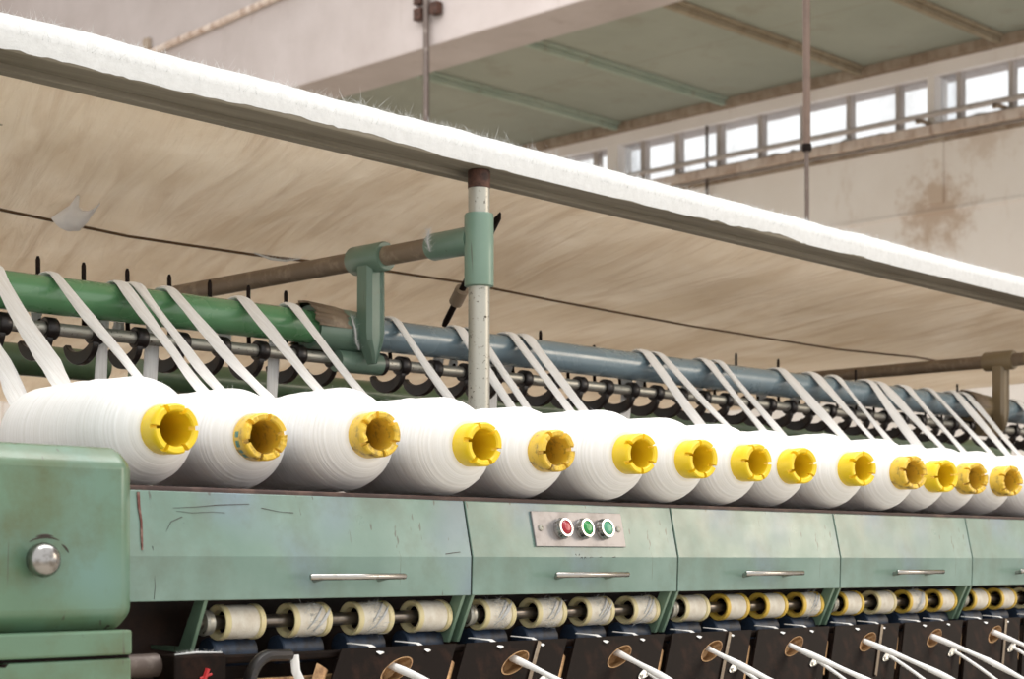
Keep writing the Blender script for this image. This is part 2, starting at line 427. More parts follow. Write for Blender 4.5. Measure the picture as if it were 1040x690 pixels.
# pipe in front of the clerestory
t = thing('wall_pipe', 'thin grey pipe running along the wall in front of the high windows', 'pipe', (XW - .25, 9, SILL + .05))
MB().tube([(XW - .25, -3.9, SILL + .05), (XW - .25, 17.9, SILL + .05)], .028, 12).build('pipe', 'mullion', t)
for px in (640, 947, 1025):
    y = wy(px)
    MB().box((XW - .27, y - .03, SILL + .01), (XW - .04, y + .03, SILL + .035)).box((XW - .27, y - .03, SILL - .01), (XW - .23, y + .03, SILL + .06)).build('bracket', 'cornice', t, smooth=False, bevel=.004)
# lint heaps on the sill
m = MB(); n = 60
for (a, b) in ((wy(905), wy(690)), (2.0, wy(955))):
    rows = []
    for i in range(n + 1):
        y = a + (b - a) * i / n; h = max(.004, .03 * (random.random() ** 2) * (1 if random.random() < .6 else .1))
        rows.append([Vector((XW - .125, y, SILL + .001)), Vector((XW - .10, y, SILL + h)), Vector((XW - .05, y, SILL + h * 1.1)), Vector((XW - .02, y, SILL + .001))])
    m.loft(rows, closed=False, caps=False)
tag(m.build('sill_lint', 'lint', origin=(XW - .1, wy(800), SILL)), 'white lint settled along the ledge below the high windows', 'lint', kind='stuff')
# conduit on the beam face
t = thing('conduit', 'thin painted conduit slanting along the pale concrete beam', 'conduit', PX(210, 28, 9.97))
c0, c1 = PX(148, 56, 9.975), PX(300, -11, 9.975)
MB().tube([c0, c0.lerp(c1, .5), c1], .034, 10).build('pipe', 'sill', t)
MB().box(c0 - Vector((.03, .07, .06)), c0 + Vector((.025, .02, .16))).build('junction_box', 'cornice', t, smooth=False, bevel=.01)
# hanging rods
def rod(name, label, top, bot, r0, r1=None, joint=None, clamps=None):
    t = thing(name, label, 'hanging rod', bot)
    if joint is None:
        MB().tube([bot, top], r0, 12).build('rod', 'hang_rod', t)
    else:
        j = bot.lerp(top, joint)
        MB().tube([j, top], r0, 12).build('sleeve', 'rod_brown', t)
        MB().tube([bot, j + (top - bot).normalized() * .03], r1, 10).build('rod', 'hang_rod', t)
        MB().lathe([(-.012, r0 * 1.25), (.012, r0 * 1.25)], 'z', j, 12).build('coupling', 'black_iron', t)
    for (dy, dz) in (clamps or []):
        p = Vector((top.x, top.y + dy, dz))
        MB().box(p - Vector((.02, .045, .05)), p + Vector((.05, .045, .05))).build('clamp', 'rust', t, smooth=False, bevel=.006)
    return t
p0 = PX(433, 140, 9.93); p1 = PX(431.5, -30, 9.93); p1.x = p0.x; p1.y = p0.y
rod('hanging_rod', 'dark rod clamped to the pale concrete beam, left of the green post', Vector((p0.x, p0.y, 6.5)), Vector((p0.x, p0.y, 3.2)), .026,
    clamps=[(.10, PX(423, 15, 9.93).z), (-.10, PX(441, 8, 9.93).z), (.10, PX(423, 15, 9.93).z + .13)])
p0 = PY(820, 232, 3.5)
rod('hanging_rod', 'long brown rod hanging in front of the wall with thinner grey lower end', Vector((p0.x - .02, p0.y, 4.9)), Vector((p0.x, p0.y, .76)), .0130, .008, (PY(819, 150, 3.5).z - .76) / 4.14)
p0 = PX(718, 205, XW - .07)
rod('hanging_rod', 'thin grey rod hanging in front of the high windows', Vector((p0.x, p0.y, PX(719, 128, XW - .07).z)), Vector((p0.x, p0.y, 3.4)), .017)

# ================================================================== CANOPY
YP, XP = 2.30, 2.26                                 # the near post
can = thing('canopy', 'long beige cloth canopy with lint-covered pale front rail above the machine', 'canopy', (XP, YP, .718))
yaw = math.radians(2.1)
def rl(s, yy, z): return Vector((XP + s * math.cos(yaw) - yy * math.sin(yaw), YP + s * math.sin(yaw) + yy * math.cos(yaw), z))
def rail_block(mb, s0, s1, y0, y1, z0, z1):
    vs = [rl(s, y, z) for z in (z0, z1) for (s, y) in ((s0, y0), (s1, y0), (s1, y1), (s0, y1))]
    mb.add(vs, [(3, 2, 1, 0), (4, 5, 6, 7), (0, 1, 5, 4), (1, 2, 6, 5), (2, 3, 7, 6), (3, 0, 4, 7)])
m = MB(); rail_block(m, -2.6, 4.6, -.028, .045, .718, .762)
m.build('front_rail', 'rail', can, smooth=False, bevel=.003)
m = MB(); rail_block(m, -2.6, 4.6, .03, .058, .708, .728)
m.build('back_batten', 'rail', can, smooth=False, bevel=.002)
# lint lying on the rail
def rnd_walk(n, amp, k=.85):
    v = 0; out = []
    for _ in range(n): v = v * k + random.uniform(-amp, amp); out.append(v)
    return out
n = 620; wa, wb, wc = rnd_walk(n + 1, .0007, .95), rnd_walk(n + 1, .0005, .95), rnd_walk(n + 1, .0010, .93)
rows = []; spots = []
for i in range(n + 1):
    s = -2.6 + 7.2 * i / n
    h = .016 + max(-.008, wa[i]) * 1.2
    prof = [(-.0284, .7205 + max(-.002, wb[i] * 2.5 + wc[i] * 1.5)), (-.0300 + wb[i] * .3, .745), (-.027, .762 + h * .7 + wb[i]), (-.008, .762 + h + wc[i] * .5),
            (.018, .762 + h * .9), (.040, .762 + h * .5), (.048, .760)]
    rows.append([rl(s, y, z) for y, z in prof])
    for _ in range(14):
        q = random.choice(prof[1:6]); spots.append(rl(s + random.uniform(-.006, .006), q[0], q[1] - .001))
m = MB().loft(rows, closed=False, caps=False); hairs(m, spots, .017, .00022, 1.1); hairs(m, random.sample(spots, 1800), .034, .00024, 2.2)
tag(m.build('rail_lint', 'lint', can, angle=180), 'fluffy white lint along the rail top', None, kind='stuff')
# the cloth
import mathutils.noise as mn
NX, NY = 110, 70; grid = []
for j in range(NY + 1):
    yy = .05 + (5.0 - .05) * (j / NY) ** 1.25
    r = []
    for i in range(NX + 1):
        s = -2.6 + 7.2 * i / NX
        e = min(1, j / 6)
        w = .010 * math.sin(s * 3.1 + yy * 1.1) + .03 * mn.noise(Vector((s * 1.3, yy * .55, 0))) + .008 * mn.noise(Vector((s * 6, yy * 1.5, 3)))
        r.append(rl(s, yy, .740 + e * w * .7))
    grid.append(r)
cl = MB().loft(grid, closed=False, caps=False).build('cloth', 'cloth', can, angle=180)
sm = cl.modifiers.new('thick', 'SOLIDIFY'); sm.thickness = .002; sm.offset = 1

# seam wire under the cloth
pts = [PZ(x, y, .694) for x, y in ((-60, 203), (0, 213), (130, 240), (258, 259), (370, 272), (470, 287), (560, 305), (700, 331), (850, 355), (930, 363), (975, 371))]
tag(MB().tube(pts, .0032, 6).build('wire', 'wire', origin=pts[5]), 'thin brown wire running along under the beige canopy', 'wire')
# drifting tuft of fluff on the wire
tc = PZ(75, 219, .693)
t = Vector((SA, -CA, 0)); u = Vector((0, 0, 1)); fw = Vector((CA, SA, 0))
m = MB(); rows = []
ns = 25
for i in range(ns + 1):
    a = i / ns                                           # left to right across the tuft
    def lerpk(ks):
        for (p, q), (u_, v_) in zip(ks, ks[1:]):
            if a <= u_: return q + (v_ - q) * (a - p) / (u_ - p)
        return ks[-1][1]
    top = lerpk([(0, -.004), (.2, .010), (.36, .022), (.44, .046), (.52, .020), (.65, .010), (.8, .009), (.92, .014), (1, .024)])
    bot = lerpk([(0, -.008), (.15, -.024), (.35, -.033), (.6, -.031), (.8, -.014), (.92, .006), (1, .022)])
    th = .020 * math.sin(a * math.pi * .94 + .08) + .002
    ring = []
    for k in range(10):
        q = 2 * math.pi * k / 10; z = (top + bot) / 2 + (top - bot) / 2 * math.sin(q)
        ring.append(tc + t * ((a - .5) * .088 + .014 * (z if z > 0 else 0) / .04) + u * z + fw * th * math.cos(q))
    rows.append(ring)
m.loft(rows); hairs(m, [random.choice(random.choice(rows)) for _ in range(140)], .012, .0002, 1.0)
tag(m.build('fluff_tuft', 'fluff', angle=180, origin=tc), 'white tuft of fluff caught on the wire under the canopy', 'lint')

# ================================================================== MACHINE BED
X0, X1 = 1.18, 6.2
YF = 1.858                                              # front of the hood panels
bed = thing('machine_bed', 'dark oily machine bed with brown ledge carrying the row of packages', 'machine', (2.5, 2.6, FLOOR))
MB().box((X0, 1.985, FLOOR), (X1, 3.55, .086)).build('bed_body', 'frame_dark', bed, smooth=False, bevel=.004)
MB().box((X0, 1.8815, .086), (X1, 3.6, .0955)).build('ledge', 'deck', bed, smooth=False, bevel=.0025)
MB().box((X0, 1.88, .03), (X1, 1.99, .086)).build('hood_support', 'frame_dark', bed, smooth=False)
MB().box((X0, 1.81, -.60), (X1, 1.985, -.345)).build('front_beam', 'frame_dark', bed, smooth=False, bevel=.006)
m = MB()
m.box((1.346, 1.857, -.134), (X1, 1.868, -.1225)); m.build('guide_bar', 'black_iron', bed, smooth=False, bevel=.003)
for k in range(10):
    x = 1.20 + k * .53
    MB().box((x, 1.872, -.34), (x + .02, 1.985, -.13)).build('bar_bracket', 'frame_dark', bed, smooth=False)

# ------------------------------------------------------------------ hood panels
ZB, ZM, ZT, YM, YTOP = -.051, .006, .089, 1.8565, 1.8745
un = Vector((0, -(ZT - ZM), (YTOP - YM))).normalized(); uv = Vector((0, YTOP - YM, ZT - ZM)).normalized()
def hood_frame(x, v, out): return Vector((x, YM, ZM)) + uv * v + un * out
def hood(xa, xb, label):
    t = thing('hood_panel', label, 'machine panel', ((xa + xb) / 2, YF, ZB), 'green hood panels along the machine front')
    poly = [(YF, ZB), (YM, ZM), (YTOP, ZT), (1.8785, ZT), (1.8785, ZT - .003), (YTOP + .003, ZT - .004), (YM + .003, ZM), (YF + .003, ZB)]
    MB().prism(poly, xa + .0016, xb - .0016).build('panel', 'hood', t, smooth=False, bevel=.0012)
    return t
def add_handle(t, xc):
    z = -.0215; y = YM - .024
    m = MB(); m.tube([(xc - .085, y, z), (xc - .083, y - .0005, z), (xc + .083, y - .0005, z), (xc + .085, y, z)], [.0034, .0045, .0045, .0034], 14)
    h = m.build('handle', 'handle', t)
    for s in (-1, 1):
        MB().tube([(xc + s * .058, y, z), (xc + s * .058, YF + .001, z - .004)], [.0035, .0045], 10).build('standoff', 'handle', h)
SX = [1.180, 1.812, 2.293, 2.774, 3.255, 3.736, 4.217, 4.698, 5.179, 5.66]
hl = ['widest green hood panel next to the end housing, cracked with a rust streak', 'green hood panel carrying the push-button plate',
      'green hood panel directly right of the push-button panel', 'green hood panel second to the right of the push-button panel',
      'green hood panel cut by the right edge of the photo']
hl += ['green hood panel farther along the machine, %s beyond the photo edge' % ORD[i] for i in range(4)]
panels = []
for i in range(len(SX) - 1):
    p = hood(SX[i], SX[i + 1], hl[i]); panels.append(p)
    add_handle(p, (SX[i + 1] - .2405))
# push-button plate on the second panel
xa, xb = 1.950, 2.160; v0, v1 = .016, .072
pl = MB()
vs = [hood_frame(x, v, o) for o in (.0002, .0035) for (x, v) in ((xa, v0), (xb, v0), (xb, v1), (xa, v1))]
pl.add(vs, [(3, 2, 1, 0), (4, 5, 6, 7), (0, 1, 5, 4), (1, 2, 6, 5), (2, 3, 7, 6), (3, 0, 4, 7)])
plate = pl.build('button_plate', 'plate', panels[1], smooth=False, bevel=.0008)
R = Matrix((Vector((1, 0, 0)), uv, un)).transposed()
def on_plate(prof_list, x, v, name, mats, parent, label=None, n=32):
    m = MB()
    for mi, prof in prof_list:
        m.cur = mi; k = MB().lathe(prof, 'z', (0, 0, 0), n)
        m.add([hood_frame(x, v, 0) + R @ p for p in k.v], k.f)
    o = m.build(name, mats, parent, angle=40)
    if label: o['label'] = label
    return o
for x, lens, lab in ((2.010, 'red', 'red push button'), (2.060, 'green_l', 'bright green push button'), (2.108, 'teal_l', 'pale green push button')):
    bez = [(.003, .0165), (.008, .0172), (.010, .0160), (.015, .0158), (.017, .0148), (.017, .0118), (.013, .0112), (.013, .0)]
    ln = [(.0128, .0112), (.0165, .0108), (.0185, .0085), (.0182, .0070), (.0192, .0060), (.0195, .0)]
    on_plate([(0, bez), (1, ln)], x, (v0 + v1) / 2, 'push_button', ['chrome', lens], plate, lab)
for x in (1.965, 2.147):
    on_plate([(0, [(.003, .0052), (.0052, .0048), (.0062, .0030), (.0062, 0)])], x, (v0 + v1) / 2 + .001, 'screw', ['galv'], plate, n=16)
    
# wear marks on panels (cracks, rust streak, scribble)
def mark(par, name, mat, pts, w, seam=False):
    ps = [PY(x, y, YM) for x, y in pts]
    out = []
    for p in ps:
        if p.z >= ZM: out.append(Vector((p.x, YM + (p.z - ZM) * (YTOP - YM) / (ZT - ZM), p.z)))
        else: out.append(Vector((p.x, YF, p.z)))
    out = [p + un * .0004 for p in out]
    m = MB(); m.tube(out, [w * random.uniform(.5, 1.1) for _ in out], 5); m.build(name, mat, par)
mark(panels[0], 'rust_streak', 'streak', [(148, 500), (147, 515), (147.5, 530), (146, 545), (145, 559)], .0023)
mark(panels[0], 'paint_crack', 'scuff', [(156, 555), (157, 568), (157, 582), (158, 596), (157, 609)], .0006)
mark(panels[0], 'paint_crack', 'scuff', [(182, 516), (205, 515), (228, 513), (260, 512)], .0005)
mark(panels[0], 'paint_crack', 'scuff', [(185, 519), (200, 521), (222, 520), (234, 521)], .0004)
mark(panels[0], 'paint_crack', 'scuff', [(172, 540), (178, 530), (190, 525)], .0004)
mark(panels[0], 'paint_crack', 'scuff', [(272, 516), (290, 520), (304, 521)], .0005)
mark(panels[0], 'paint_crack', 'scuff', [(453, 563), (460, 562), (468, 561)], .0007)
for pts in ([(585, 563), (587, 567), (589, 563)], [(588, 569), (591, 566), (592, 570), (594, 566), (597, 569), (600, 566), (606, 567), (611, 566)], [(619, 567), (625, 566)], [(523, 578), (532, 576), (540, 575)], [(648, 571), (660, 568), (672, 567)]):
    mark(panels[1], 'scribble', 'scuff', pts, .0006)

# ------------------------------------------------------------------ end housing at the left
eh = thing('end_housing', 'moss green end housing with a chrome knob at the left edge', 'machine housing', (.5, 1.95, FLOOR))
XE = 1.167
MB().box((-.5, 1.752, -.082), (XE, 2.12, .133)).build('cover', 'housing', eh, smooth=True, bevel=.021, seg=1, angle=20)
b_ = [o for o in eh.children if o.name == 'cover'][0].modifiers.new('edge', 'BEVEL'); b_.width = .006; b_.segments = 3; b_.limit_method = 'ANGLE'; b_.angle_limit = math.radians(20)
MB().box((-.505, 1.742, -.109), (XE - .018, 2.13, -.080)).build('ledge_band', 'housing', eh, smooth=False, bevel=.003)
MB().box((-.5, 1.750, -.114), (XE - .018, 2.12, -.108)).build('joint', 'black_iron', eh, smooth=False)
MB().box((-.505, 1.744, FLOOR), (XE - .018, 2.13, -.113)).build('base', 'housing', eh, smooth=False, bevel=.003)
kc = PY(37, 569, 1.752)
k = MB().lathe([(0, .013), (-.006, .0135), (-.009, .0185), (-.016, .0195), (-.022, .0180), (-.027, .0135), (-.0295, .006), (-.030, 0)], 'y', kc, 40).build('knob', 'knob', eh, angle=60)
m = MB()
for s in (-1, 1):
    m.box((kc.x - .0165 + s * .0012 - .0006, kc.y - .0222, kc.z - .002), (kc.x - .0165 + s * .0012 + .0006, kc.y - .0200, kc.z + .012))
for (a0, a1, rr) in ((60, 128, .034), (75, 110, .037), (20, 50, .031)):
    MB().tube([Vector((kc.x + .012 + rr * math.cos(math.radians(a0 + (a1 - a0) * q / 8)), 1.7522, kc.z + rr * .75 * math.sin(math.radians(a0 + (a1 - a0) * q / 8)))) for q in range(9)],
              [.0004 + .0011 * math.sin(q / 8 * math.pi) for q in range(9)], 5).build('scuff_mark', 'scuff', eh)
# chips along the joint
m = MB()
for i in range(46):
    x = XE - .04 - random.random() ** 1.3 * 1.2; w = random.uniform(.004, .022); h = random.uniform(.0015, .006)
    z = -.1135 if random.random() < .65 else -.1090
    zz = z - h if z < -.112 else z
    m.add([(x - w, 1.7436, z + .0005), (x - w * .3, 1.7436, z - h * (.8 if z < -.112 else -.3)), (x + w * .5, 1.7436, z - h * (1 if z < -.112 else -.4)), (x + w, 1.7436, z + .0005),
           (x - w, 1.7446, z + .0005), (x - w * .3, 1.7446, z - h * .8), (x + w * .5, 1.7446, z - h), (x + w, 1.7446, z + .0005)], [(0, 1, 2, 3)])
tag(m.build('paint_chips', 'black_iron', eh, smooth=False), None, None, kind='stuff')

# ================================================================== PACKAGES
Rb = .0750
def make_package(Rb, lenf, notch_seed, worn):
    t = thing('yarn_package', '', 'yarn package', (0, 0, 0), 'white sliver packages in a row on the machine')
    rnd = random.Random(notch_seed)
    # tube: front face at y = 0, runs back
    L = .10 + .20 * lenf + .10
    N = 72; rout = lambda y: .0305 + (.0016 if y < .004 else (.0012 if y < .012 else 0)) 
    notches = [(k * 60 + rnd.uniform(-6, 6) + notch_seed * 17) % 360 for k in range(6)]
    angs = []                                                # (angle, cut depth) with true slot edges
    for q in notches:
        hw = rnd.uniform(4.2, 6.2); dp = rnd.uniform(.0105, .0132)
        angs += [(q - hw - .05, 0), (q - hw, dp), (q, dp), (q + hw, dp), (q + hw + .05, 0)]
    for k in range(72):
        a = k * 5.0
        if all(abs((a - q + 180) % 360 - 180) > 6.8 for q in notches): angs.append((a, 0))
    angs = sorted((a % 360, d) for a, d in angs)
    chip = {}; cv = 0
    for k in range(len(angs)):
        cv = cv * .72 + rnd.uniform(-.0016, .0018); chip[k] = max(0, cv)
    def ring(y0, r, cuts=True):
        out = []
        for k, (a, d) in enumerate(angs):
            y = max(y0, d) if cuts else y0
            if cuts and worn and not d: y += chip[k]
            a = math.radians(a)
            out.append(Vector((r * math.cos(a), y, r * math.sin(a))))
        return out
    rings = [ring(L, .029, False), ring(.055, .029, False), ring(.038, .0318, False), ring(.0140, .0324, False), ring(.0036, .0324), ring(.0012, .0314), ring(.0, .0300), ring(.0006, .0248),
             ring(.0030, .0228), ring(.0140, .0222, False), ring(.036, .0218, False), ring(.12, .0205, False), ring(L, .0195, False)]
    tb = MB().loft(rings, caps=False)
    tb.build('tube', 'yellow_worn' if worn else 'yellow', t, angle=30)
    # wound body
    b = .038
    W = .20 * lenf
    prof = [(b + .001, .029), (b, .0335)]
    for q in range(1, 13):                                   # rounded, slightly conical nose
        a = q / 12
        r = .0335 + (Rb - .0335) * (math.sin(a * math.pi / 2) ** .92)
        prof.append((b + .074 * a ** 1.28, r + rnd.uniform(-.0004, .0004)))
    n1 = b + .074
    steps = sorted([rnd.uniform(.2, .45), rnd.uniform(.55, .85)])
    for q in range(1, 25):
        a = q / 25; r = Rb + .0012 * math.sin(a * math.pi)
        for s_ in steps: r += .0013 * math.exp(-((a - s_) / .025) ** 2)
        prof.append((n1 + W * a, r))
    for q in range(0, 13):
        a = 1 - q / 12
        prof.append((n1 + W + .074 - .074 * a ** 1.28, .0335 + (Rb - .0335) * (math.sin(a * math.pi / 2) ** .92)))
    prof.append((n1 + W + .073, .029))
    m = MB().lathe(prof, 'y', (0, 0, 0), 72, caps=False)
    sp = []
    for _ in range(90):
        a = rnd.uniform(.1, math.pi - .1); y, r = rnd.choice(prof[6:-6]); sp.append(Vector((r * math.cos(a), y, r * math.sin(a))))
    hairs(m, sp, .010, .00013, .9)
    m.build('wound_sliver', 'yarn', t, angle=40)
    return t
ringpx = [(180, 437), (271, 444), (388, 441), (493, 452), (568, 458), (653, 461), (715, 467), (771, 470), (817, 473), (878, 476), (930, 480), (962, 483.5), (993, 486), (1029, 488.5)]
plab = ['white yarn package nearest the green end housing, clean notched yellow tube', 'white yarn package with a teal print on its yellow tube, second from the end housing',
        'white yarn package third from the end housing, worn dusty yellow tube mouth', 'white yarn package just left of the post foot, fourth from the end housing',
        'white yarn package with pale worn tube just left above the red button', 'white yarn package whose yellow tube is right above the pale green button',
        'white yarn package seventh from the end housing', 'white yarn package eighth from the end housing', 'white yarn package ninth from the end housing',
        'white yarn package tenth from the end housing', 'white yarn package eleventh from the end housing, yellow tube overlapping the next', 'white yarn package twelfth from the end housing, tube between two crowded tubes',
        'white yarn package thirteenth from the end housing, faded orange worn tube', 'white yarn package fourteenth from the end housing, at the right photo edge',
        'white yarn package cut off by the right photo edge', 'white yarn package beyond the right photo edge']
yaws = [6, 12, 9, 7, 11, 10, 9, 9, 13, 12, 14, 14, 15, 15, 14, 14]
worn_i = {1: 1, 2: 1, 4: 1, 10: 1, 12: 1, 13: 1}
pk = []
for i in range(16):
    if i < 14:
        x, y = ringpx[i]; a, b, s = ray(x, y); r = a / b
        Xn = 1.30 + .1635 * i
        Y = .85 * (Xn / r) + .15 * 1.85
        c = PY(x, y, Y)
    else:
        c = Vector((3.43 + .163 * (i - 13), 1.85, .169))
    pk.append(c)
    Rp = (.0728, .0718, .0750, .0742, .0722, .0742, .0728, .0722, .0705, .0716, .0712, .0690, .0700, .0700, .0700, .0700)[i]
    t = make_package(Rp, (1.06, .95, 1.0, 1.0)[i % 4] if i else 1.25, i, i in worn_i)
    t['label'] = plab[i]
    # lift so the wound body rests on the ledge
    rest = .0955 + Rp + .0024
    dz = (c.z if i < 14 else rest) - rest
    if dz < 0: tl = math.asin(max(dz / .11, -.022)); z_ = rest + .11 * math.sin(tl)
    else: tl = math.asin(min(dz / .335, .022)); z_ = rest + .335 * math.sin(tl)
    t.location = (c.x, c.y, z_); t.rotation_euler = (-tl, 0, math.radians(-yaws[i]))
    if i == 1:                                              # small teal print on the tube
        m = MB()
        for k, (a0, a1) in enumerate(((168, 182), (190, 206), (213, 222), (226, 238))):
            for (y0, y1) in ((.020, .0225), (.0235, .0305)) if k % 2 else ((.020, .027), (.028, .0305)):
                seg = [math.radians(a0 + (a1 - a0) * q / 4) for q in range(5)]
                rows = [[Vector((.0327 * math.cos(q), yy, .0327 * math.sin(q))) for q in seg] for yy in (y0, y1)]
                m.loft(rows, closed=False, caps=False)
        tb = [o for o in t.children if o.name.startswith('tube')][0]
        pr = MB(); pr.v, pr.f, pr.mi = m.v, m.f, m.mi
        o = pr.build('print', 'teal_print'); o.parent = tb

# ================================================================== TUBE, SHAFT, LEVERS
YT, ZTU, RT = 2.65, .452, .0325
YS, ZS = 2.662, .397
XH = 2.262                                              # hanger position
xg = PY(338, 335, YT).x
tg = thing('guide_tube', 'bright green tube on the left carrying white tapes', 'tube', (.8, YT, ZTU))
MB().lathe([(0, RT), (xg - .3 - .036, RT)], 'x', (.3, YT, ZTU), 40).build('tube', 'tube_green', tg)
MB().lathe([(xg - .034, RT + .001), (xg - .006, RT + .001), (xg, RT - .004)], 'x', (0, YT, ZTU), 40).build('end_collar', 'tube_green', tg)
MB().lathe([(xg - .004, RT - .003), (xg + .03, RT - .004)], 'x', (0, YT, ZTU), 40).build('end_liner', 'galv', tg)
tb = thing('guide_tube', 'slate blue tube right of the hanger carrying white tapes', 'tube', (3.5, YT, ZTU))
MB().lathe([(XH + .03, RT), (6.0, RT)], 'x', (0, YT, ZTU), 40).build('tube', 'tube_blue', tb)
sh = MB().lathe([(.4, .0115), (6.0, .0115)], 'x', (0, YS, ZS), 20).build('shaft', 'galv', origin=(3, YS, ZS))
tag(sh, 'bright steel shaft below the guide tubes threaded through black collars', 'shaft')

def make_lever(top):
    t = thing('feeler_lever', '', 'lever', (0, 0, 0), 'black feeler levers on the steel shaft')
    MB().lathe([(-.011, .0117), (-.011, .0180), (-.009, .0195), (.009, .0195), (.011, .0180), (.011, .0117)], 'x', (0, 0, 0), 28).build('collar', 'black_rubber', t, angle=40)
    # curved hook under the shaft, towards the back
    rows = []; pts = []
    for k in range(15):
        a = math.radians(-8 + 178 * k / 14)
        pts.append(Vector((-.004, .040 - .045 * math.cos(a), -.010 - .031 * math.sin(a))))
    for i, p in enumerate(pts):
        tt = (pts[min(i + 1, 14)] - pts[max(i - 1, 0)]).normalized(); nn = Vector((1, 0, 0)).cross(tt)
        h = .0045 + .0075 * math.sin(math.pi * i / 14)
        rows.append([p + Vector((.006, 0, 0)) + nn * h, p + Vector((.006, 0, 0)) - nn * h, p - Vector((.006, 0, 0)) - nn * h, p - Vector((.006, 0, 0)) + nn * h])
    MB().loft(rows).build('hook', 'black_rubber', t, bevel=.0015)
    # finger behind the tube
    p = [Vector((0, .016, 0)), Vector((0, .034, .012)), Vector((0, .036, .03)), Vector((0, .0365, top - .006)), Vector((0, .0365, top))]
    m = MB().strip(p, [.012, .011, .009, .009, .004], .006, (1, 0, 0), 10)
    m.build('finger', 'black_iron', t)
    return t
tops = {0: 255, 1: 263, 2: 270, 3: 275, 4: 281, 5: 284, 6: 278}
pitch = .0898; xs0 = 1.589
protos = {}
k = 0
for n_ in range(-4, 40):
    x = xs0 + n_ * pitch
    if abs(x - XH - .03) < .045 or abs(x - (XH + 2.46) - .02) < .05: continue
    tall = n_ < 7 or n_ in (14, 16, 22, 24, 28, 34, 35, 37)
    key = 'tall' if tall else ('mid' if n_ % 3 else 'short')
    hgt = {'tall': .128, 'mid': .083, 'short': .075}[key]
    if n_ == 14: key = 'a14'; hgt = .118
    if n_ == 16: key = 'a16'; hgt = .101
    v = Vector((x, YS, ZS))
    side = 'left of the hanger' if x < XH else 'right of the hanger'
    if x < XH:
        lab = 'black feeler lever on the shaft under the green tube, %s left of the hanger' % ORD[int(round((XH - x) / pitch)) - 1]
    else:
        lab = 'black feeler lever on the shaft under the blue tube, %s right of the hanger' % ORD[k]; k += 1
    if key not in protos:
        protos[key] = make_lever(hgt); protos[key].location = v; protos[key]['label'] = lab
    else:
        dup(protos[key], v, lab)

# back tubes and their stands
def back_tube(label, xa, xb, Y, Z, mat, r=.034):
    t = thing('back_tube', label, 'tube', ((xa + xb) / 2, Y, .0955))
    MB().lathe([(xa, r), (xb - .03, r), (xb - .03, r + .002), (xb - .004, r + .002), (xb, r - .003)], 'x', (0, Y, Z), 36).build('tube', mat, t)
    for x in (xa + .25, xb - .10):
        MB().box((x - .012, Y - .012, .0955), (x + .012, Y + .012, Z - r + .003)).build('stand', 'bracket_green', t, smooth=False, bevel=.002)
b1 = PY(106, 375, 3.15); c1 = PY(50, 368, 3.15)
back_tube('dark green lower tube at the far left behind the tapes', .6, b1.x, 3.15, c1.z, 'tube_dark', .032)
b2 = PY(139, 381, 3.35); c2 = PY(200, 386, 3.35)
back_tube('long dark green lower tube seen between the packages and the shaft', b2.x, 6.1, 3.35, c2.z, 'tube_dark', .036)

